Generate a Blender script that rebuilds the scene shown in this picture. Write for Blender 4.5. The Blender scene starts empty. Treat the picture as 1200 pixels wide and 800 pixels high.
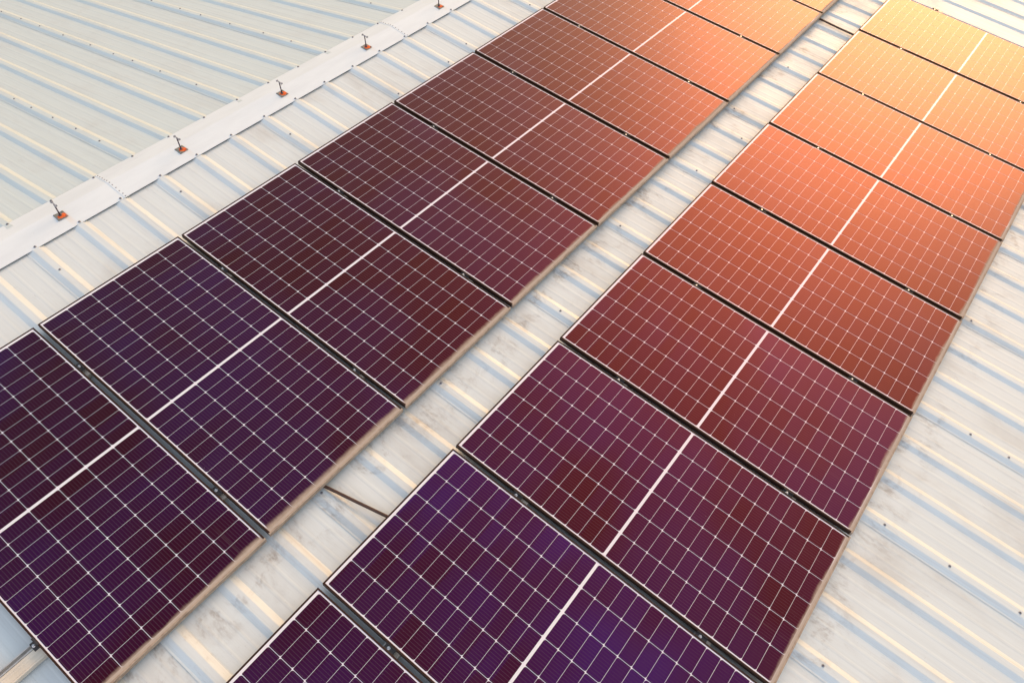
import bpy, math, random
from mathutils import Vector, Matrix

random.seed(7)
TH = math.radians(6.9)            # roof pitch, each side of the ridge
H0 = 8.0                          # height of the panel plane at the row corner above the ground
RX = Matrix.Rotation(TH, 3, 'X')
sc = bpy.context.scene
col = sc.collection

def W(x, y, z):
    """roof coordinates (x along the rows, y up the slope, z off the sheet) -> world"""
    v = RX @ Vector((x, y, z)); v.z += H0
    return v

# ------------------------------------------------------------------ mesh helper
class MB:
    def __init__(s): s.v = []; s.f = []; s.m = []; s.sm = []
    def poly(s, pts, mat=0, smooth=False):
        n = len(s.v); s.v += [tuple(p) for p in pts]; s.f.append(tuple(range(n, n+len(pts)))); s.m.append(mat); s.sm.append(smooth)
    def box(s, x0, x1, y0, y1, z0, z1, mat=0, bev=0.0):
        if bev <= 0:
            n = len(s.v)
            s.v += [(x0,y0,z0),(x1,y0,z0),(x1,y1,z0),(x0,y1,z0),(x0,y0,z1),(x1,y0,z1),(x1,y1,z1),(x0,y1,z1)]
            for f in ((0,3,2,1),(4,5,6,7),(0,1,5,4),(1,2,6,5),(2,3,7,6),(3,0,4,7)):
                s.f.append(tuple(n+i for i in f)); s.m.append(mat); s.sm.append(False)
        else:
            b = bev; n = len(s.v)
            rings = [(0,z0),(0,z1-b),(b,z1)]
            for d, z in rings:
                s.v += [(x0+d,y0+d,z),(x1-d,y0+d,z),(x1-d,y1-d,z),(x0+d,y1-d,z)]
            s.f.append((n+3,n+2,n+1,n)); s.m.append(mat); s.sm.append(False)
            for r in range(2):
                for i in range(4):
                    j = (i+1) % 4
                    s.f.append((n+4*r+i,n+4*r+j,n+4*r+4+j,n+4*r+4+i)); s.m.append(mat); s.sm.append(False)
            s.f.append((n+8,n+9,n+10,n+11)); s.m.append(mat); s.sm.append(False)
    def lathe(s, cx, cy, prof, seg=12, mat=0, smooth=True, capb=True):
        n = len(s.v)
        for r, z in prof:
            for i in range(seg):
                a = 2*math.pi*i/seg
                s.v.append((cx+r*math.cos(a), cy+r*math.sin(a), z))
        for k in range(len(prof)-1):
            for i in range(seg):
                j = (i+1) % seg
                s.f.append((n+k*seg+i, n+k*seg+j, n+(k+1)*seg+j, n+(k+1)*seg+i)); s.m.append(mat); s.sm.append(smooth)
        s.f.append(tuple(n+(len(prof)-1)*seg+i for i in range(seg))); s.m.append(mat); s.sm.append(False)
        if capb: s.f.append(tuple(n+i for i in reversed(range(seg)))); s.m.append(mat); s.sm.append(False)
    def tube(s, pts, r, seg=8, mat=0):
        pts = [Vector(p) for p in pts]; n = len(s.v)
        for k, p in enumerate(pts):
            t = (pts[min(k+1,len(pts)-1)]-pts[max(k-1,0)]).normalized()
            a = Vector((0,0,1)) if abs(t.z) < .9 else Vector((1,0,0))
            u = t.cross(a).normalized(); w = t.cross(u)
            for i in range(seg):
                an = 2*math.pi*i/seg
                s.v.append(tuple(p+u*r*math.cos(an)+w*r*math.sin(an)))
        for k in range(len(pts)-1):
            for i in range(seg):
                j = (i+1) % seg
                s.f.append((n+k*seg+i, n+(k+1)*seg+i, n+(k+1)*seg+j, n+k*seg+j)); s.m.append(mat); s.sm.append(True)
        s.f.append(tuple(n+i for i in range(seg))); s.m.append(mat); s.sm.append(False)
        s.f.append(tuple(n+(len(pts)-1)*seg+i for i in reversed(range(seg)))); s.m.append(mat); s.sm.append(False)
    def build(s, name, mats, parent=None, loc=(0,0,0)):
        me = bpy.data.meshes.new(name); me.from_pydata(s.v, [], s.f)
        for m in (mats if isinstance(mats, (list, tuple)) else [mats]): me.materials.append(m)
        for p, m, q in zip(me.polygons, s.m, s.sm): p.material_index = m; p.use_smooth = q
        me.update()
        o = bpy.data.objects.new(name, me); col.objects.link(o)
        if parent: o.parent = parent
        o.location = loc
        return o

def tag(o, label=None, cat=None, group=None, kind=None):
    if label: o['label'] = label
    if cat: o['category'] = cat
    if group: o['group'] = group
    if kind: o['kind'] = kind
    return o
def empty(name, x=0, y=0, z=0):
    """Empty lying in the roof plane at roof coordinates x, y, z"""
    o = bpy.data.objects.new(name, None); col.objects.link(o)
    o.empty_display_size = .1
    o.location = W(x, y, z); o.rotation_euler = (TH, 0, 0)
    return o
def copy_tree(o, parent=None):
    c = o.copy(); col.objects.link(c)
    if parent: c.parent = parent
    for ch in list(o.children): copy_tree(ch, c)
    return c

# ------------------------------------------------------------------ materials
def mat(name):
    m = bpy.data.materials.new(name); m.use_nodes = True
    nt = m.node_tree; nt.nodes.clear()
    out = nt.nodes.new('ShaderNodeOutputMaterial'); b = nt.nodes.new('ShaderNodeBsdfPrincipled')
    nt.links.new(b.outputs[0], out.inputs[0])
    return m, nt, b
class N:
    """small node-building shorthand"""
    def __init__(s, nt): s.nt = nt
    def new(s, t, **k):
        n = s.nt.nodes.new(t)
        for a, v in k.items(): setattr(n, a, v)
        return n
    def put(s, sock, v):
        if hasattr(v, 'is_output') or isinstance(v, bpy.types.NodeSocket): s.nt.links.new(v, sock)
        else: sock.default_value = v
    def math(s, op, a, b=0.0, c=0.0, clamp=False):
        n = s.new('ShaderNodeMath', operation=op, use_clamp=clamp)
        s.put(n.inputs[0], a); s.put(n.inputs[1], b)
        if len(n.inputs) > 2: s.put(n.inputs[2], c)
        return n.outputs[0]
    def noise(s, vec, scale, detail=4, rough=.55, dist=0.0):
        n = s.new('ShaderNodeTexNoise'); s.put(n.inputs['Vector'], vec); n.inputs['Scale'].default_value = scale
        n.inputs['Detail'].default_value = detail; n.inputs['Roughness'].default_value = rough; n.inputs['Distortion'].default_value = dist
        return n.outputs[0]
    def ramp(s, v, a, b, lo=0.0, hi=1.0):
        n = s.new('ShaderNodeMapRange', interpolation_type='SMOOTHSTEP')
        s.put(n.inputs[0], v); n.inputs[1].default_value = a; n.inputs[2].default_value = b; n.inputs[3].default_value = lo; n.inputs[4].default_value = hi
        return n.outputs[0]
    def mix(s, f, a, b, mode='MIX'):
        n = s.new('ShaderNodeMix', data_type='RGBA', blend_type=mode)
        s.put(n.inputs[0], f); s.put(n.inputs[6], a if not isinstance(a, tuple) else (*a, 1)[:4]); s.put(n.inputs[7], b if not isinstance(b, tuple) else (*b, 1)[:4])
        return n.outputs[2]
    def scalevec(s, v, sc_):
        n = s.new('ShaderNodeVectorMath', operation='MULTIPLY'); s.put(n.inputs[0], v); n.inputs[1].default_value = sc_; return n.outputs[0]
    def add(s, v, w):
        n = s.new('ShaderNodeVectorMath', operation='ADD'); s.put(n.inputs[0], v); s.put(n.inputs[1], w); return n.outputs[0]
    def objco(s, randomise=0.0):
        tc = s.new('ShaderNodeTexCoord'); v = tc.outputs['Object']
        if randomise:
            oi = s.new('ShaderNodeObjectInfo')
            c = s.new('ShaderNodeCombineXYZ'); r = s.math('MULTIPLY', oi.outputs['Random'], randomise)
            s.put(c.inputs[0], r); s.put(c.inputs[1], s.math('MULTIPLY', r, .37)); s.put(c.inputs[2], r)
            return v, s.add(v, c.outputs[0])
        return v, v
    def bump(s, b, h, strength, dist):
        n = s.new('ShaderNodeBump'); n.inputs['Strength'].default_value = strength; n.inputs['Distance'].default_value = dist
        s.put(n.inputs['Height'], h); s.nt.links.new(n.outputs[0], b.inputs['Normal'])

ROOF_RANDOM = 40.0
PITCH = .3639                 # rib spacing
def roof_mat(name, base=(.63, .70, .72), grime=1.0, near=True):
    m, nt, b = mat(name); n = N(nt)
    raw, v = n.objco(ROOF_RANDOM)
    oi = n.new('ShaderNodeObjectInfo')
    sep = n.new('ShaderNodeSeparateXYZ'); n.put(sep.inputs[0], raw)
    streak = n.noise(n.scalevec(v, (26, .9, 20)), 1.0, 5, .6)
    fine = n.noise(n.scalevec(v, (120, 5, 90)), 1.0, 3, .6)
    blot = n.noise(n.scalevec(v, (2.6, 1.3, 2)), 1.0, 5, .6, .3)
    speck = n.noise(v, 70, 3, .7)
    c = n.mix(n.ramp(streak, .35, .75), base, tuple(x*.94 for x in base))
    c = n.mix(n.math('MULTIPLY', n.ramp(fine, .5, .8), .22), c, (.45, .45, .43))
    c = n.mix(n.math('MULTIPLY', n.ramp(blot, .48, .75), .38*grime), c, (.40, .385, .35))
    # small dark lichen / dust specks
    sp = n.math('MULTIPLY', n.ramp(speck, .62, .75), n.ramp(n.noise(v, 3.0, 3), .45, .65))
    c = n.mix(n.math('MULTIPLY', sp, .35*grime), c, (.24, .22, .19))
    # long thin runs of dirt in the flats between ribs, and rusty weeps below the screw line of the lap rib
    px = n.math('ABSOLUTE', n.math('SUBTRACT', n.math('FRACT', n.math('DIVIDE', sep.outputs[0], PITCH)), .5))
    foot = n.ramp(px, .26, .38)
    runs = n.math('MULTIPLY', n.ramp(n.noise(n.scalevec(v, (34, .55, 9)), 1.0, 4, .7), .52, .72), n.math('ADD', n.math('MULTIPLY', foot, .6), .25))
    c = n.mix(n.math('MULTIPLY', runs, .34*grime), c, (.37, .335, .28))
    scr = n.math('MULTIPLY', n.ramp(n.noise(n.add(n.scalevec(v, (9, 9, 9)), (3, 7, 1)), 1.0, 1), .66, .69), n.ramp(n.noise(n.scalevec(v, (300, 14, 90)), 1.0, 2), .6, .66))
    c = n.mix(n.math('MULTIPLY', scr, .3), c, (.30, .30, .30))
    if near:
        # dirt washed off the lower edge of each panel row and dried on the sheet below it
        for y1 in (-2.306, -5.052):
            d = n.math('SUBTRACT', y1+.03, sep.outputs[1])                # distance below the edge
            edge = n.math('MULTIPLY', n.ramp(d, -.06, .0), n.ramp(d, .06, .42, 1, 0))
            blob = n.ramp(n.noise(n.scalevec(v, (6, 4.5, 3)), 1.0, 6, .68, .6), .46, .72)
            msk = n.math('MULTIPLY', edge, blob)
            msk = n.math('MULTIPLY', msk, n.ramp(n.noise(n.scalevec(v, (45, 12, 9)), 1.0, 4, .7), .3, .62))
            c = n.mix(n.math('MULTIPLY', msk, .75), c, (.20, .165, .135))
    n.put(b.inputs['Base Color'], c)
    b.inputs['Roughness'].default_value = .5
    n.put(b.inputs['Roughness'], n.ramp(blot, .3, .8, .42, .62))
    b.inputs['Specular IOR Level'].default_value = .35
    h = n.math('ADD', n.math('MULTIPLY', n.noise(n.scalevec(v, (9, .8, 5)), 1.0, 3), 1.0), n.math('MULTIPLY', fine, .12))
    n.bump(b, h, .25, .004)
    return m

def simple(name, c, rough=.5, metal=0.0, var=.12, scale=30, spec=.5):
    m, nt, b = mat(name); n = N(nt)
    raw, v = n.objco(20.0)
    s = n.noise(v, scale, 5, .6)
    n.put(b.inputs['Base Color'], n.mix(n.ramp(s, .3, .7), tuple(x*(1-var) for x in c), tuple(min(1, x*(1+var)) for x in c)))
    b.inputs['Metallic'].default_value = metal
    n.put(b.inputs['Roughness'], n.ramp(n.noise(v, scale*2, 3), .3, .7, rough*.85, min(1, rough*1.2)))
    b.inputs['Specular IOR Level'].default_value = spec
    return m

L, PW, GAP, SEP, OFFB = 2.3058, 1.134, .0309, .4378, -.0055
FR = .011      # frame lip seen from above
FT = .035      # frame thickness

def dust_nodes(n, raw, v, oi_random):
    """tan dust settled along the lower short edge (object y = 0 is the panel centre)"""
    sep = n.new('ShaderNodeSeparateXYZ'); n.put(sep.inputs[0], raw)
    d = n.math('ADD', sep.outputs[1], L/2)                           # metres above the lower edge
    wob = n.noise(n.scalevec(v, (2.2, 5, 5)), 1.0, 4, .55, .1)
    fine = n.noise(n.scalevec(v, (40, 60, 30)), 1.0, 3, .7)
    lim = n.math('ADD', n.math('MULTIPLY', wob, .050), n.math('ADD', n.math('MULTIPLY', oi_random, .014), n.math('MULTIPLY', fine, .008)))
    k = n.math('DIVIDE', d, lim)                                     # < 1 inside the dust
    band = n.ramp(k, .62, 1.45, 1, 0)
    return d, band, fine

def pv_mat(name, cell):
    m, nt, b = mat(name); n = N(nt)
    raw, v = n.objco(60.0)
    oi = n.new('ShaderNodeObjectInfo')
    sep = n.new('ShaderNodeSeparateXYZ'); n.put(sep.inputs[0], raw)
    if cell:
        # per-cell tint and the ten thin busbars running along the long side
        cw, ch = (PW-2*FR-.014)/6, (L-2*FR-.032-.017)/24
        cx = n.math('FLOOR', n.math('DIVIDE', n.math('ADD', sep.outputs[0], PW/2-FR-.007), cw))
        cy = n.math('FLOOR', n.math('DIVIDE', n.math('ADD', sep.outputs[1], L/2-FR-.016), ch))
        cc = n.new('ShaderNodeCombineXYZ'); n.put(cc.inputs[0], cx); n.put(cc.inputs[1], cy); n.put(cc.inputs[2], n.math('MULTIPLY', oi.outputs['Random'], 91.0))
        wn = n.new('ShaderNodeTexWhiteNoise', noise_dimensions='3D'); n.put(wn.inputs['Vector'], cc.outputs[0])
        cloud = n.noise(n.scalevec(v, (.9, .9, .9)), 1.0, 2, .5)
        tint = n.math('ADD', n.math('MULTIPLY', wn.outputs['Value'], .32), n.math('MULTIPLY', n.ramp(cloud, .36, .66), .68))
        c = n.mix(tint, (.0022, .0020, .0095), (.0034, .0070, .050))
        oc = n.new('ShaderNodeObjectInfo'); c = n.mix(1.0, c, oc.outputs['Color'], 'MULTIPLY')
        fx = n.math('FRACT', n.math('DIVIDE', n.math('ADD', sep.outputs[0], PW/2-FR-.007), cw/10))
        bar = n.math('LESS_THAN', n.math('ABSOLUTE', n.math('SUBTRACT', fx, .5)), .052)
        c = n.mix(n.math('MULTIPLY', bar, .6), c, (.08, .075, .10))
        # grid fingers, far finer than a pixel: a faint even lift
        c = n.mix(.002, c, (.4, .4, .42))
    else:
        c = n.mix(n.noise(v, 15), (.70, .75, .83), (.78, .82, .89))
    # dust: light film, specks, a few bird-lime dots, band at the lower edge
    d, band, fine = dust_nodes(n, raw, v, oi.outputs['Random'])
    film = n.math('MULTIPLY', n.ramp(n.noise(n.scalevec(v, (2.2, 1.6, 2)), 1.0, 6, .65, .4), .42, .8), .007)
    c = n.mix(film, c, (.38, .34, .30))
    sp = n.math('MULTIPLY', n.ramp(n.noise(v, 130, 2, .5), .71, .78), n.ramp(n.noise(v, 4.0, 2), .45, .6))
    c = n.mix(n.math('MULTIPLY', sp, .35), c, (.45, .40, .36))
    vo = n.new('ShaderNodeTexVoronoi', feature='F1'); n.put(vo.inputs['Vector'], n.scalevec(v, (1, .8, 1))); vo.inputs['Scale'].default_value = 2.6
    wv = n.new('ShaderNodeTexWhiteNoise', noise_dimensions='3D'); n.put(wv.inputs['Vector'], vo.outputs['Color'])
    dd = n.math('ADD', vo.outputs['Distance'], n.math('MULTIPLY', n.math('SUBTRACT', n.noise(v, 90, 3), .5), .02))
    lime = n.math('MULTIPLY', n.ramp(dd, .010, .016, 1, 0), n.math('GREATER_THAN', wv.outputs['Value'], .72))
    c = n.mix(n.math('MULTIPLY', lime, .55), c, (.55, .53, .50))
    runs = n.math('MULTIPLY', n.ramp(n.noise(n.scalevec(v, (70, 1.6, 10)), 1.0, 3, .6), .62, .8), n.ramp(d, .05, .55, 1, 0))
    c = n.mix(n.math('MULTIPLY', runs, .10), c, (.36, .32, .27))
    dc = n.mix(fine, (.30, .255, .20), (.46, .40, .33))
    c = n.mix(n.math('MULTIPLY', band, .93), c, dc)
    n.put(b.inputs['Base Color'], c)
    dirt = n.math('ADD', band, n.math('MULTIPLY', film, 16.0), clamp=True)
    n.put(b.inputs['Roughness'], n.ramp(dirt, 0, 1, PV_ROUGH, .75))
    b.inputs['IOR'].default_value = 1.8
    b.inputs['Specular Tint'].default_value = (.95, .06, .0, 1)
    n.put(b.inputs['Specular IOR Level'], n.ramp(band, 0, 1, .5, .15))
    # clear outer pane over the textured inner side
    n.put(b.inputs['Coat Weight'], n.ramp(band, 0, .7, .05, 0))
    b.inputs['Coat Roughness'].default_value = .06
    b.inputs['Coat IOR'].default_value = 1.28
    return m
PV_ROUGH = .36
M_CELL = pv_mat('solar_cell', True)
M_BACK = pv_mat('white_backsheet', False)

def frame_mat():
    m, nt, b = mat('black_anodised_frame'); n = N(nt)
    raw, v = n.objco(60.0)
    oi = n.new('ShaderNodeObjectInfo')
    d, band, fine = dust_nodes(n, raw, v, oi.outputs['Random'])
    g = n.new('ShaderNodeNewGeometry')
    s2 = n.new('ShaderNodeSeparateXYZ'); n.put(s2.inputs[0], g.outputs['Normal'])
    c = n.mix(n.noise(v, 60), (.030, .013, .008), (.042, .019, .012))
    # dust lies on the lower rail's top face and hangs on its outer face
    side = n.ramp(d, .0105, .013, 1, 0)
    k = n.math('MULTIPLY', side, n.ramp(n.noise(n.scalevec(v, (14, 30, 30)), 1.0, 4, .7), .25, .6, .55, .98))
    c = n.mix(k, c, n.mix(fine, (.30, .235, .18), (.50, .42, .34)))
    n.put(b.inputs['Base Color'], c)
    n.put(b.inputs['Roughness'], n.ramp(k, 0, 1, .5, .85))
    b.inputs['Specular IOR Level'].default_value = .22
    return m
M_FRAME = frame_mat()
M_NEAR = roof_mat('white_roof_sheet')
M_FAR = roof_mat('white_roof_sheet_clean', base=(.585, .68, .705), grime=.45, near=False)
M_ALU = simple('rail_aluminium', (.62, .61, .58), .42, .75, .08)
M_TRAY = simple('cream_rail_cover', (.62, .58, .49), .5, 0, .07, 12)
M_BOLT = simple('stainless_bolt', (.75, .73, .72), .25, 1.0, .05)
M_CLAMP = simple('dark_clamp', (.05, .045, .045), .45, .3)
M_SCREW = simple('zinc_screw', (.13, .14, .17), .5, .4)
M_WASH = simple('grey_washer', (.30, .31, .34), .55, .3)
M_CABLE = simple('brown_conduit', (.055, .026, .018), .6, 0, .2)
M_STEEL = simple('galvanised_plate', (.25, .26, .24), .6, .5, .25, 60)
M_LIP_SHADE = simple('dark_lip_shade', (.16, .15, .15), .9, 0, .15)  # dark colour standing in for shade along the flashing lips
M_ROD = simple('painted_rod', (.075, .055, .075), .5, .4, .2)
M_WALL = simple('wall_render', (.5, .48, .44), .8, 0, .1, 3)
M_GROUND = simple('concrete_ground', (.26, .25, .23), .9, 0, .2, .6)

def cap_mat():
    m, nt, b = mat('white_ridge_flashing'); n = N(nt)
    raw, v = n.objco(30.0)
    sep = n.new('ShaderNodeSeparateXYZ'); n.put(sep.inputs[0], raw)
    base = n.mix(n.ramp(n.noise(n.scalevec(v, (2, 8, 4)), 1.0, 5, .6), .3, .75), (.715, .79, .83), (.66, .73, .77))
    # rust-yellow runs washed down the slope from each post plate
    t = n.math('DIVIDE', n.math('SUBTRACT', sep.outputs[0], .719+.030), 1.0922)
    t = n.math('SUBTRACT', t, n.math('ROUND', t))
    x = n.math('ABSOLUTE', n.math('ADD', n.math('MULTIPLY', t, 1.0922), n.math('MULTIPLY', n.math('SUBTRACT', n.noise(v, 9), .5), .02)))
    col_ = n.ramp(x, .008, .032, 1, 0)
    dn = n.math('MULTIPLY', n.ramp(sep.outputs[1], .70, .845, .12, 1), n.ramp(sep.outputs[1], .86, .90, 1, 0))
    run = n.math('MULTIPLY', n.math('MULTIPLY', col_, dn), n.ramp(n.noise(n.scalevec(v, (3, 1, 3)), 1.0, 2), .4, .6, .35, 1))
    c = n.mix(n.math('MULTIPLY', run, .5), base, (.70, .45, .22))
    sc_ = n.noise(n.scalevec(v, (60, 200, 60)), 1.0, 2)
    c = n.mix(n.math('MULTIPLY', n.ramp(sc_, .66, .75), .2), c, (.35, .34, .32))
    n.put(b.inputs['Base Color'], c); b.inputs['Roughness'].default_value = .42
    b.inputs['Specular IOR Level'].default_value = .4
    n.bump(b, n.noise(n.scalevec(v, (3, 3, 3)), 1.0, 2), .12, .01)
    return m
M_CAP = cap_mat()

def rust_mat():
    m, nt, b = mat('orange_rust'); n = N(nt); raw, v = n.objco(9.0)
    n.put(b.inputs['Base Color'], n.mix(n.ramp(n.noise(v, 90, 5, .7), .35, .65), (.82, .16, .02), (.50, .07, .012)))
    b.inputs['Roughness'].default_value = .8
    n.bump(b, n.noise(v, 160, 3), .5, .003)
    return m
M_RUST = rust_mat()

# ------------------------------------------------------------------ roof of the building
U0 = .412
MOD = 3*PITCH
PAN = -.091; RIBH = .016
RB, RT = .060, .024           # half widths of a rib at foot and top
YR = 1.019                    # where the two pans meet under the ridge cap
A2 = 2*TH
bld = empty('warehouse', 0, YR, PAN)
bld.rotation_euler = (0, 0, 0)
tag(bld, 'white building with ribbed metal roof and ridge flashing under both solar panel rows', 'building')

def profile(first_raise):
    """cross-section of one sheet, three ribs; x measured from the lap rib's centre; the sheet runs on to lie under the next one's lap"""
    P = []
    def mr(a): P.append((a, PAN)); 
    P.append((-RB-.012, PAN+first_raise)); P.append((-RB, PAN+first_raise))
    def rib(cx, lift=0.0):
        P.append((cx-RB, PAN+lift)); P.append((cx-RT-.003, PAN+RIBH-.002+lift)); P.append((cx-RT+.003, PAN+RIBH+lift))
        P.append((cx+RT-.003, PAN+RIBH+lift)); P.append((cx+RT+.003, PAN+RIBH-.002+lift)); P.append((cx+RB, PAN+lift))
    P.pop()
    rib(0, first_raise)
    for k in range(3):
        c0 = k*PITCH
        # two shallow stiffening swages in each pan
        if k == 0:
            P[-1] = (RB, PAN+first_raise); P.append((RB+.004, PAN+first_raise*.9)); P.append((RB+.0045, PAN))
        for f in (.36, .64):
            sx = c0+PITCH*f
            P += [(sx-.014, PAN), (sx-.005, PAN+.0008), (sx+.005, PAN+.0008), (sx+.014, PAN)]
        if k < 2: rib(c0+PITCH)
    P.append((3*PITCH-RB-.02, PAN))
    P.append((3*PITCH-RB-.001, PAN)); P.append((3*PITCH-RT-.006, PAN+RIBH-.004)); P.append((3*PITCH+RT-.006, PAN+RIBH-.004))
    return P

def sheet_mesh(y0, y1, slope, cuts=10):
    mb = MB(); P = profile(.0028)
    n = len(P)
    ys = [y0+(y1-y0)*i/cuts for i in range(cuts+1)]
    for y in ys:
        for x, z in P:
            mb.v.append((x, y, z))
    for r in range(cuts):
        for i in range(n-1):
            a = r*n+i
            mb.f.append((a, a+1, a+1+n, a+n) if y1 > y0 else (a+n, a+n+1, a+1, a)); mb.m.append(0); mb.sm.append(False)
    return mb

SPREAD = range(-6, 20)
near_mesh = sheet_mesh(-13.0, YR-.004, 0).build('roof_sheet', M_NEAR)
far_mesh = sheet_mesh(0.004, 13.5, 0).build('roof_sheet', M_FAR)
near_sheets, far_sheets = {}, {}
FARM = Matrix.Rotation(-TH, 3, 'X')
def world_to_parent(o, loc): o.location = Vector(loc) - bld.location
for k in SPREAD:
    o = near_mesh if k == SPREAD[0] else near_mesh.copy()
    if o is not near_mesh: col.objects.link(o)
    o.parent = bld; o.rotation_euler = (TH, 0, 0)
    world_to_parent(o, W(U0+k*MOD, 0, 0)); near_sheets[k] = o
    o = far_mesh if k == SPREAD[0] else far_mesh.copy()
    if o is not far_mesh: col.objects.link(o)
    o.parent = bld; o.rotation_euler = (-TH, 0, 0)
    # far slope: its pan starts at the same ridge line
    p = W(U0+k*MOD, YR, PAN)
    off = FARM @ Vector((0, 0, PAN))
    world_to_parent(o, p-off); far_sheets[k] = o

# roofing screws: rubber washer and hexagonal head
sm = MB()
sm.lathe(0, 0, [(.0095, 0), (.0095, .0015), (.0085, .0026)], 12, 1)
sm.lathe(0, 0, [(.0052, .0026), (.0052, .0072), (.0042, .0080)], 6, 0, False)
screw0 = sm.build('roof_screw', [M_SCREW, M_WASH])
screw_used = False
def screw(sheet, x, y, z=PAN+RIBH+.0028):
    global screw_used
    s = screw0 if not screw_used else screw0.copy()
    if screw_used: col.objects.link(s)
    screw_used = True
    s.parent = sheet; s.location = (x, y, z); s.rotation_euler = (random.uniform(-.12,.12), random.uniform(-.12,.12), random.uniform(0, 6))
near_pts = [(.409,.399),(1.513,.451),(2.605,.376),(3.705,.112),(4.328,.12),(4.79,.198),(5.882,.197),
            (.411,-2.309),(1.508,-2.328),(2.592,-2.575),(3.675,-2.417),(4.775,-2.549),(5.864,-2.366),(5.403,-2.639),
            (2.592,-5.209),(2.593,-5.646),(2.600,-6.097),(1.489,-5.242),(4.795,-5.123),(3.69,-5.45),(3.687,-5.729),
            (5.87,-5.3),(6.96,-2.45),(6.97,-5.25),(4.78,-5.6),(1.51,-5.7),(6.96,.3),(8.06,.25)]
for x, y in near_pts:
    i = round((x-U0)/PITCH); k = i//3
    screw(near_sheets[k], (i-3*k)*PITCH+random.uniform(-.005,.005), y, PAN+RIBH+(.0029 if i % 3 == 0 else .0001))
far_pts = {2: [4.899,4.392,3.917,3.357,2.765,2.284,1.919,1.403,.784], 1: [2.288,1.924,1.516,1.093,.669], 3: [3.271,2.681,2.263,1.712,1.142,.684],
           4: [.62,1.2,1.75], 0: [.7,1.3,1.8]}
for k, ss in far_pts.items():
    for s in ss: screw(far_sheets[k], random.uniform(-.006,.006), s-.085, PAN+RIBH+.0029)

# ridge flashing in lengths, lapped and riveted
def cap_profile(lift):
    zc = -.05
    return [(.700, -.0735+lift), (.7005, -.0712+lift), (.915, -.0530+lift), (.922, -.0527+lift), (1.088, -.0893+lift), (1.0955, -.0920+lift)]
cap_len = 3*MOD
washm = MB(); washm.lathe(0, 0, [(.011, 0), (.011, .002), (.009, .0035)], 12, 1); washm.lathe(0, 0, [(.0055, .0035), (.0055, .0085), (.0045, .0095)], 6, 0, False)
wash0 = washm.build('flashing_screw', [M_SCREW, M_WASH]); wash_used = False
rivm = MB(); rivm.lathe(0, 0, [(.0058, 0), (.0052, .0018), (.003, .0028)], 10, 0)
riv0 = rivm.build('rivet', M_WASH); riv_used = False
def capz(y, lift=0.0):
    P = cap_profile(lift)
    for a, b in zip(P[1:], P[2:]):
        if a[0] <= y <= b[0]: return a[1]+(b[1]-a[1])*(y-a[0])/(b[0]-a[0])
    return P[-1][1]
seams = [1.165+cap_len*i for i in range(-2, 6)]
for i in range(len(seams)-1):
    x0, x1 = seams[i], seams[i+1]+.045
    mb = MB(); P = cap_profile(.0)
    # each length starts on top of the one before it and sinks under the next
    nx = 12
    rows = []
    for j in range(nx+1):
        x = x0+(x1-x0)*j/nx
        lift = .0024*(1-j/nx)
        rows.append([(x, y, z+lift) for y, z in P])
    n0 = len(P)
    for r in rows: mb.v += r
    off = len(mb.v)
    for r in rows: mb.v += [(x, y, z-.0012) for x, y, z in r]
    for j in range(nx):
        for q in range(n0-1):
            a = j*n0+q
            mb.f.append((a, a+n0, a+n0+1, a+1)); mb.m.append(0); mb.sm.append(False)
            a += off
            mb.f.append((a+1, a+n0+1, a+n0, a)); mb.m.append(0); mb.sm.append(True)
        for q in (0, n0-1):
            a = j*n0+q
            mb.f.append((a, a+off, a+off+n0, a+n0)); mb.m.append(0); mb.sm.append(False)
    for j in (0, nx):
        for q in range(n0-1):
            a = j*n0+q
            mb.f.append((a, a+1, a+1+off, a+off)); mb.m.append(0); mb.sm.append(False)
    cap = mb.build('ridge_flashing', M_CAP, bld); cap.rotation_euler = (TH, 0, 0)
    world_to_parent(cap, W(0, 0, 0))
    if -1 <= x0 <= 8 or i in (1, 2):
        if x0 > 0:
            for q, y in enumerate([.712,.745,.785,.83,.872,.908,.945,.975,1.01,1.045,1.075]):
                rv = riv0 if not riv_used else riv0.copy()
                if riv_used: col.objects.link(rv)
                riv_used = True
                rv.parent = cap; rv.location = (x0+.016+random.uniform(-.003,.003), y, capz(y, .0023))
    k0 = math.ceil((x0-U0)/PITCH); k1 = math.floor((seams[i+1]-U0)/PITCH)
    if x1 > -1.2 and x0 < 7.5:
        for k in range(k0, k1+1):
            x = U0+k*PITCH
            if x < -.4 or x > 8.2: continue
            for y in (.7155, 1.083):
                w = wash0 if not wash_used else wash0.copy()
                if wash_used: col.objects.link(w)
                wash_used = True
                lift = .0024*(1-(x-x0)/(x1-x0))
                w.parent = cap; w.location = (x+random.uniform(-.006,.006), y+random.uniform(-.002,.002), capz(y, lift))
                w.rotation_euler = ((-.25 if y > 1 else .07), 0, random.uniform(0, 3))

# added dark strips standing in for the shade under both flashing lips
shade_mb = MB()
shade_mb.box(xa_ := U0-5*MOD, xb_ := U0+19*MOD, 0.712, .734, PAN-.001, -.0758)
n = len(shade_mb.v); y0, y1 = 1.075, 1.0995
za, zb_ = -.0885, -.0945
shade_mb.v += [(x, y, z) for x in (xa_, xb_) for y, z in ((y0, za-.02), (y1, zb_-.02), (y1, zb_), (y0, za))]
for f in ((0,1,2,3), (7,6,5,4), (3,2,6,7), (1,5,6,2), (0,3,7,4)): shade_mb.f.append(tuple(n+i for i in f)); shade_mb.m.append(0); shade_mb.sm.append(False)
shade_ob = shade_mb.build('lip_shade_strip', M_LIP_SHADE, bld); shade_ob.rotation_euler = (TH, 0, 0); world_to_parent(shade_ob, W(0, 0, 0))

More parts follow.
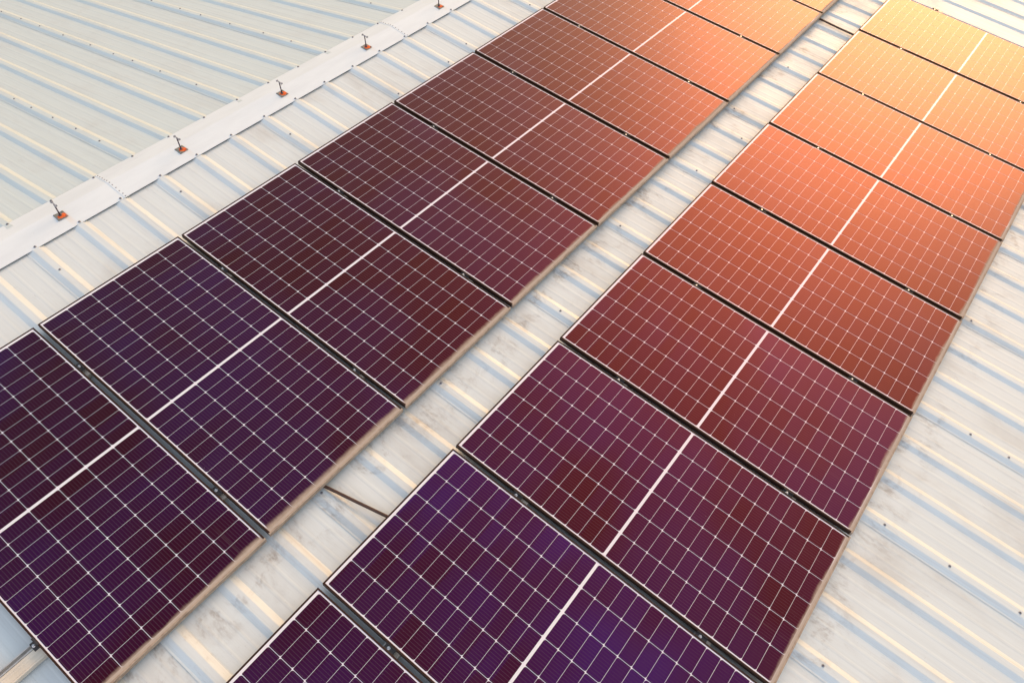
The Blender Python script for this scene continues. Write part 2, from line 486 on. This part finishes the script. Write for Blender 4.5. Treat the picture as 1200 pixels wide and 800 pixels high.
# walls below the eaves (only seen from elsewhere)
xa, xb = U0+SPREAD[0]*MOD, U0+(SPREAD[-1]+1)*MOD
ya = W(0, -12.8, PAN); yb_len = 13.3*math.cos(TH); ridge = W(0, YR, PAN)
wb = MB()
y_lo, z_lo = ya.y, ya.z-.03
y_hi, z_hi = ridge.y+yb_len, ridge.z-13.3*math.sin(TH)-.03
prof = [(y_lo, 0), (y_hi, 0), (y_hi, z_hi), (ridge.y, ridge.z-.03), (y_lo, z_lo)]
for x, rev in ((xa+.15, False), (xb-.15, True)):
    pts = [(x, y, z) for y, z in prof]; wb.poly(pts[::-1] if rev else pts)
wb.poly([(xa+.15, y_lo, 0), (xa+.15, y_lo, z_lo), (xb-.15, y_lo, z_lo), (xb-.15, y_lo, 0)])
wb.poly([(xa+.15, y_hi, 0), (xb-.15, y_hi, 0), (xb-.15, y_hi, z_hi), (xa+.15, y_hi, z_hi)])
wall = wb.build('wall', M_WALL, bld); wall.location = -bld.location

gm = MB(); gm.poly([(-600, -600, 0), (600, -600, 0), (600, 600, 0), (-600, 600, 0)])
tag(gm.build('ground', M_GROUND), kind='structure')

# ------------------------------------------------------------------ solar panels
def panel_meshes():
    # laminate: white backsheet with 6 x 24 half cells a hair above it
    mb = MB(); zb = -.0018
    hx, hy = PW/2-FR+.002, L/2-FR+.002
    mb.poly([(-hx, -hy, zb), (hx, -hy, zb), (hx, hy, zb), (-hx, hy, zb)], 1)
    cw, ch = (PW-2*FR-.014)/6, (L-2*FR-.032-.017)/24
    gx, gy = .0030, .0021; c = .0105
    for half in (0, 1):
        ybase = -L/2+FR+.016+half*(12*ch+.017)
        for j in range(12):
            for i in range(6):
                x0 = -PW/2+FR+.007+i*cw+gx/2; x1 = x0+cw-gx
                y0 = ybase+j*ch+gy/2; y1 = y0+ch-gy
                # each half cell keeps two clipped corners
                e = .0035
                pts = [(x0+c, y0), (x1-e, y0), (x1, y0+e), (x1, y1-c), (x1-c*.35, y1-c*.35), (x1-c, y1), (x0+e, y1), (x0, y1-e), (x0, y0+c), (x0+c*.35, y0+c*.35)]
                mb.poly([(x, y, zb+.0006) for x, y in pts], 0)
    lam = mb
    fb = MB(); X, Y = PW/2, L/2; b = .0012
    def ring(d, z): return [(-X+d, -Y+d, z), (X-d, -Y+d, z), (X-d, Y-d, z), (-X+d, Y-d, z)]
    rings = [ring(.0, -FT), ring(0, -b), ring(b, 0), ring(FR-.0006, 0), ring(FR, -.0006), ring(FR, -.0060)]
    for r in rings: fb.v += r
    for k in range(len(rings)-1):
        for i in range(4):
            j = (i+1) % 4
            fb.f.append((4*k+i, 4*k+j, 4*k+4+j, 4*k+4+i)); fb.m.append(0); fb.sm.append(False)
    n = len(fb.v); fb.v += ring(.030, -FT)
    for i in range(4):
        j = (i+1) % 4
        fb.f.append((j, i, n+i, n+j)); fb.m.append(0); fb.sm.append(False)
    # underside of the laminate, inside the frame
    n = len(fb.v); fb.v += [(-X+.004, -Y+.004, -.0075), (X-.004, -Y+.004, -.0075), (X-.004, Y-.004, -.0075), (-X+.004, Y-.004, -.0075)]
    fb.f.append((n+3, n+2, n+1, n)); fb.m.append(0); fb.sm.append(False)
    return lam, fb
lam, fb = panel_meshes()
panel0 = empty('solar_panel', 0, 0, 0)
lam.build('glass_laminate', [M_CELL, M_BACK], panel0)
fb.build('frame', M_FRAME, panel0)
ordn = ['first', 'second', 'third', 'fourth', 'fifth', 'sixth', 'seventh', 'eighth', 'ninth']
# module tones: some bluer, some nearly black; warm glow painted into the far ones
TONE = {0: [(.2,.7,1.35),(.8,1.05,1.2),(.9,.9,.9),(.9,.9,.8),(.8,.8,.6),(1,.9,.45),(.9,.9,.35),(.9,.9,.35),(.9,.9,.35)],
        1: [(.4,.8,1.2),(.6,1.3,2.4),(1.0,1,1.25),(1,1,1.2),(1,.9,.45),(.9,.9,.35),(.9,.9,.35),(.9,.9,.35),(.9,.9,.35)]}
first = True
LAB_A = ['bottom-left corner panel of the row beside the ridge, metal rail poking out past its end',
  'dark solar panel second from the lower end of the row beside the ridge',
  'third solar panel from the lower end of the row beside the ridge',
  'fourth solar panel from the lower end of the row beside the ridge',
  'fifth solar panel from the lower end of the row beside the ridge',
  'sixth solar panel from the lower end of the row beside the ridge',
  'seventh solar panel from the lower end of the row beside the ridge',
  'eighth solar panel from the lower end of the row beside the ridge',
  'farthest sliver of solar panel in the row beside the ridge, at the top edge']
LAB_B = ['dark solar panel cut off by the bottom edge, nearest one away from the ridge',
  'bluish solar panel second from the near end of the row away from the ridge',
  'third solar panel from the near end of the row away from the ridge',
  'fourth solar panel from the near end of the row away from the ridge',
  'fifth solar panel from the near end of the row away from the ridge',
  'sixth solar panel from the near end of the row away from the ridge',
  'seventh solar panel from the near end of the row away from the ridge',
  'last but one solar panel at the far end of the row away from the ridge',
  'glowing last solar panel at the far end, in the top right corner']
for r, labs in ((0, LAB_A), (1, LAB_B)):
    for k, lb in enumerate(labs):
        p = panel0 if first else copy_tree(panel0); first = False
        xc = (k-1)*(PW+GAP)+GAP/2+PW/2+r*OFFB
        yc = -L/2-r*(L+SEP)
        p.location = W(xc+random.uniform(-.0015,.0015), yc+random.uniform(-.002,.002), random.uniform(-.0008,.0008))
        p.rotation_euler = (TH+random.uniform(-.0022,.0022), random.uniform(-.004,.004), random.uniform(-.0006,.0006))
        tc_ = TONE[r][k]; [setattr(ch, 'color', (*tc_, 1)) for ch in p.children]
        tag(p, lb, 'solar panel', 'solar panels in the row beside the ridge' if r == 0 else 'solar panels in the row away from the ridge')

# ------------------------------------------------------------------ mounting rails with clamps
def rail(y, x0, x1, label, offx):
    root = empty('mounting_rail', x0, y, -.075)
    tag(root, label, 'mounting rail', 'rails carrying the solar panels')
    rb = MB(); Lr = x1-x0; top = .0385
    # channel with a slot and a narrow outer lip, then the broad cover (down the slope)
    rb.box(0, Lr, .000, .006, .004, top, 0)
    rb.box(0, Lr, .0062, .0245, .004, .012, 0)
    rb.box(0, Lr, .0250, .0310, .004, top+.0008, 0)
    ch = rb.build('channel', M_ALU, root)
    cb = MB()
    prof = [(-.0022, .006), (-.0022, top-.002), (-.0045, top), (-.018, top), (-.022, top-.0035), (-.034, top-.0045), (-.038, top-.002), (-.062, top), (-.066, top-.003), (-.0665, top+.001), (-.0745, top+.001), (-.0755, top-.001), (-.0755, .006)]
    n = len(prof)
    for x in (0, Lr): cb.v += [(x, py, pz) for py, pz in prof]
    for i in range(n-1): cb.f.append((i, i+1, n+i+1, n+i)); cb.m.append(0); cb.sm.append(False)
    cb.f.append((n-1, 0, n, 2*n-1)); cb.m.append(0); cb.sm.append(False)
    cb.f.append(tuple(range(n-1, -1, -1))); cb.f.append(tuple(range(n, 2*n))); cb.m += [0, 0]; cb.sm += [False, False]
    cb.build('cover', M_TRAY, root)
    # standoff feet on every third rib
    fm = MB(); fm.box(-.02, .02, -.070, .030, -.0005, .0055, 0, .001); fm.lathe(.0, -.02, [(.01, .0055), (.01, .006)], 8, 0)
    f0 = None
    k = math.ceil((x0-U0)/MOD)
    while U0+k*MOD < x1:
        if f0 is None: f = f0 = fm.build('foot', M_ALU, root)
        else: f = f0.copy(); col.objects.link(f); f.parent = root
        f.location = (U0+k*MOD-x0, 0, 0); k += 1
    return root
clm = MB()      # mid clamp: a hat section sunk between the two frames, lips resting on them
clm.box(-.0148, .0148, -.040, .030, -.0160, -.0125, 0)
clm.box(-.0148, -.0118, -.040, .030, -.0125, .0004, 0)
clm.box(.0118, .0148, -.040, .030, -.0125, .0004, 0)
blt = MB(); blt.lathe(0, .002, [(.0100, -.0125), (.0100, -.0108)], 14, 0); blt.lathe(0, .002, [(.0075, -.0108), (.0075, -.0030), (.0062, -.0015)], 6, 0, False)
ecl = MB()      # end clamp: a Z-piece hooked over the frame
ecl.box(-.030, -.002, -.020, .034, -.0370, -.0335, 0)
ecl.box(-.006, -.002, -.020, .034, -.0335, .0010, 0)
ecl.box(-.002, .008, -.020, .034, .0006, .0032, 0)
ecb = MB(); ecb.lathe(-.018, .010, [(.0095, -.0335), (.0095, -.0318)], 14, 0); ecb.lathe(-.018, .010, [(.0075, -.0318), (.0075, -.0225), (.0062, -.0212)], 6, 0, False)
mid0 = end0 = None
RAILS = [(-.492, -1.30, 9.3, 0, 'metal mounting rail under the upper ends of the panels beside the ridge'),
         (-1.838, -1.95, 9.3, 0, 'metal rail with cream cover sticking out past the bottom-left panel'),
         (-3.265, -1.30, 9.42, 1, 'metal mounting rail under the upper ends of the panels away from the ridge'),
         (-4.590, -1.30, 9.42, 1, 'metal mounting rail under the lower ends of the panels away from the ridge')]
for y, x0, x1, r, lb in RAILS:
    rt = rail(y, x0, x1, lb, 0)
    for k in range(-1, 9):
        gx_ = k*(PW+GAP)+r*OFFB
        if k == -1:
            if end0 is None:
                end0 = ecl.build('end_clamp', M_CLAMP, rt); ecb.build('bolt', M_BOLT, end0); e = end0
            else: e = copy_tree(end0, rt)
            e.location = (gx_+GAP/2-x0, 0, .075); continue
        if mid0 is None:
            mid0 = clm.build('mid_clamp', M_CLAMP, rt); blt.build('bolt', M_BOLT, mid0); c = mid0
        else: c = copy_tree(mid0, rt)
        c.location = (gx_-x0, random.uniform(-.012, .012), .075)

# ------------------------------------------------------------------ cables crossing the aisle
def cable(pts, label):
    mb = MB(); P = []
    n = 14
    for i in range(n+1):
        t = i/n; k = t*(len(pts)-1); a = min(int(k), len(pts)-2); f = k-a
        P.append(tuple(pts[a][q]*(1-f)+pts[a+1][q]*f for q in range(3)))
    mb.tube(P, .0105, 10)
    o = mb.build('cable_conduit', M_CABLE); o.location = W(0, 0, 0); o.rotation_euler = (TH, 0, 0)
    tag(o, label, 'cable', 'brown conduits bridging the two panel rows')
cable([(.395, -2.10, -.062), (.452, -2.31, -.058), (.505, -2.53, -.060), (.555, -2.735, -.058), (.60, -2.95, -.062)],
      'dark brown conduit slanting across the aisle near the bottom of the photo')
cable([(8.12, -2.10, -.062), (8.13, -2.31, -.060), (8.12, -2.53, -.062), (8.115, -2.735, -.060), (8.11, -2.95, -.062)],
      'brown conduit crossing the aisle in the bright glare at the top')

# ------------------------------------------------------------------ posts on the ridge flashing
def make_post():
    root = empty('ridge_post', 0, 0, 0)
    s = .040
    pl = MB(); pl.box(-s, s, -s, s, 0, .004, 0, .0008)
    for sx in (-1, 1):
        for sy in (-1, 1): pl.lathe(sx*.031, sy*.031, [(.0062, .004), (.0062, .0085), (.005, .0095)], 6, 0, False)
    base = pl.build('base_plate', M_STEEL, root)
    rd = MB(); up = Vector((0, math.sin(TH), math.cos(TH)))
    rd.tube([Vector((0, 0, .003)), up*.118], .0052, 10)
    rd.lathe(0, 0, [(.013, .004), (.013, .010), (.008, .016)], 12, 0)
    rd.build('rod', M_ROD, root)
    cb = MB(); t = up*.120
    cb.box(-.004, .004, -.034, .026, t.z-.004, t.z+.003, 0, .001)
    cb.box(-.009, .009, -.038, -.028, t.z-.008, t.z+.006, 0, .002)
    cb.box(-.009, .009, .020, .030, t.z-.008, t.z+.006, 0, .002)
    o = cb.build('cross_bar', M_WASH, root); o.location = (0, t.y, 0)
    return root
def rust_blot(seed):
    rnd = random.Random(seed); rb = MB(); n = 18; pts = []
    for i in range(n):
        a = 2*math.pi*i/n; r = .031*(1+rnd.uniform(-.22, .22))
        x, y = r*math.cos(a)+.006, r*math.sin(a)*.9-.008
        if math.cos(a-math.radians(-40)) > .75: x += .010*rnd.uniform(.5, 1.2); y -= .008*rnd.uniform(.5, 1.2)
        pts.append((max(-.039, min(.039, x)), max(-.039, min(.039, y))))
    rb.v.append((.004, -.004, .0085)); 
    for x, y in pts: rb.v.append((x, y, .0044))
    for x, y in pts: rb.v.append((.004+(x-.004)*.6, -.004+(y+.004)*.6, .0072))
    for i in range(n):
        j = (i+1) % n
        rb.f.append((1+i, 1+j, 1+n+j, 1+n+i)); rb.f.append((1+n+i, 1+n+j, 0)); rb.m += [0, 0]; rb.sm += [True, True]
    return rb
P0 = make_post(); used = False
POSTS = [(.719, .853, 'post on orange-rusted plate nearest the left edge of the photo'),
         (1.815, .843, 'thin post with T top on rusted square plate, second from the left edge'),
         (2.916, .840, 'middle one of the five thin ridge posts, T top against the far roof'),
         (3.997, .836, 'thin ridge post beside the row of rivets near the top edge'),
         (5.088, .836, 'ridge post cut off by the top edge, yellow stain beside its rusted plate')]
for i, (x, y, lb) in enumerate(POSTS):
    p = P0 if not used else copy_tree(P0); used = True
    p.location = W(x, y, capz(y)+.0012)
    p.rotation_euler = (TH, 0, random.uniform(-.06, .06))
    tag(p, lb, 'roof post', 'rusty posts along the ridge')
for i, p in enumerate([o for o in list(col.objects) if o.name.startswith('ridge_post')]):
    rust_blot(i+3).build('rust_patch', M_RUST, p)

# ------------------------------------------------------------------ camera (solved from the panel corners)
cam = bpy.data.cameras.new('camera'); co = bpy.data.objects.new('camera', cam); col.objects.link(co)
F = 874.203
cam.sensor_width = 36; cam.lens = F/1200*36; cam.clip_end = 3000; cam.clip_start = .05
Rr = Vector((.6125803, -.78470054, .09481794)); Rd = Vector((-.60046712, -.54002027, -.58976041)); Rf = Vector((.51398892, .30434056, -.80199265))
Mw = Matrix((RX @ Rr, RX @ -Rd, RX @ -Rf)).transposed()
co.matrix_world = Matrix.Translation(W(-.68246258, -4.13687872, 4.30379455)) @ Mw.to_4x4()
sc.camera = co
cam.dof.use_dof = False

# ------------------------------------------------------------------ light: low warm sun beyond the top right corner, open sky, added fill cloud
SUN_EL, SUN_AZ = math.radians(23), math.radians(4)     # azimuth from +X towards +Y
d = Vector((math.cos(SUN_EL)*math.cos(SUN_AZ), math.cos(SUN_EL)*math.sin(SUN_AZ), math.sin(SUN_EL)))
sl = bpy.data.lights.new('sun', 'SUN'); sl.energy = 1.35; sl.angle = math.radians(30); sl.color = (1.0, .45, .13)
so = bpy.data.objects.new('sun', sl); col.objects.link(so)
so.rotation_euler = d.to_track_quat('Z', 'Y').to_euler(); so.location = (20, 0, 30)
w = bpy.data.worlds.new('World'); sc.world = w; w.use_nodes = True
nt = w.node_tree; nt.nodes.clear()
bg = nt.nodes.new('ShaderNodeBackground'); wo = nt.nodes.new('ShaderNodeOutputWorld'); sky = nt.nodes.new('ShaderNodeTexSky')
sky.sky_type = 'NISHITA'; sky.sun_disc = False; sky.sun_elevation = SUN_EL; sky.sun_rotation = math.pi/2-SUN_AZ
sky.air_density = 2.8; sky.dust_density = 7.0; sky.ozone_density = 2.2
bg.inputs[1].default_value = .15
FILL_CLOUD_LIT, FILL_CLOUD_DARK = (8.2, 8.2, 8.0), (5.8, 5.8, 5.7)
# pale cloud bank opposite the sun, added unseen to fill the ribs' shaded sides
wn_ = N(nt)
tcw = nt.nodes.new('ShaderNodeTexCoord')
dv = nt.nodes.new('ShaderNodeVectorMath'); dv.operation = 'DOT_PRODUCT'
nt.links.new(tcw.outputs['Generated'], dv.inputs[0]); dv.inputs[1].default_value = Vector((-.85, -.45, .32)).normalized()
puff = wn_.noise(wn_.scalevec(tcw.outputs['Generated'], (2.2, 2.2, 4.5)), 1.0, 7, .6, .3)
cover = wn_.math('MULTIPLY', wn_.ramp(dv.outputs['Value'], 0.08, .70), wn_.ramp(puff, .30, .55, .45, 1))
cloud = wn_.mix(wn_.ramp(puff, .35, .7), FILL_CLOUD_DARK, FILL_CLOUD_LIT)
nt.links.new(wn_.mix(cover, sky.outputs[0], cloud), bg.inputs[0]); nt.links.new(bg.outputs[0], wo.inputs[0])

sc.view_settings.view_transform = 'Standard'; sc.view_settings.look = 'None'
sc.view_settings.exposure = .26; sc.view_settings.gamma = 1; sc.view_settings.use_white_balance = True; sc.view_settings.white_balance_temperature = 6000; sc.view_settings.white_balance_tint = 18; sc.view_settings.use_curve_mapping = False
sc.cycles.max_bounces = 6
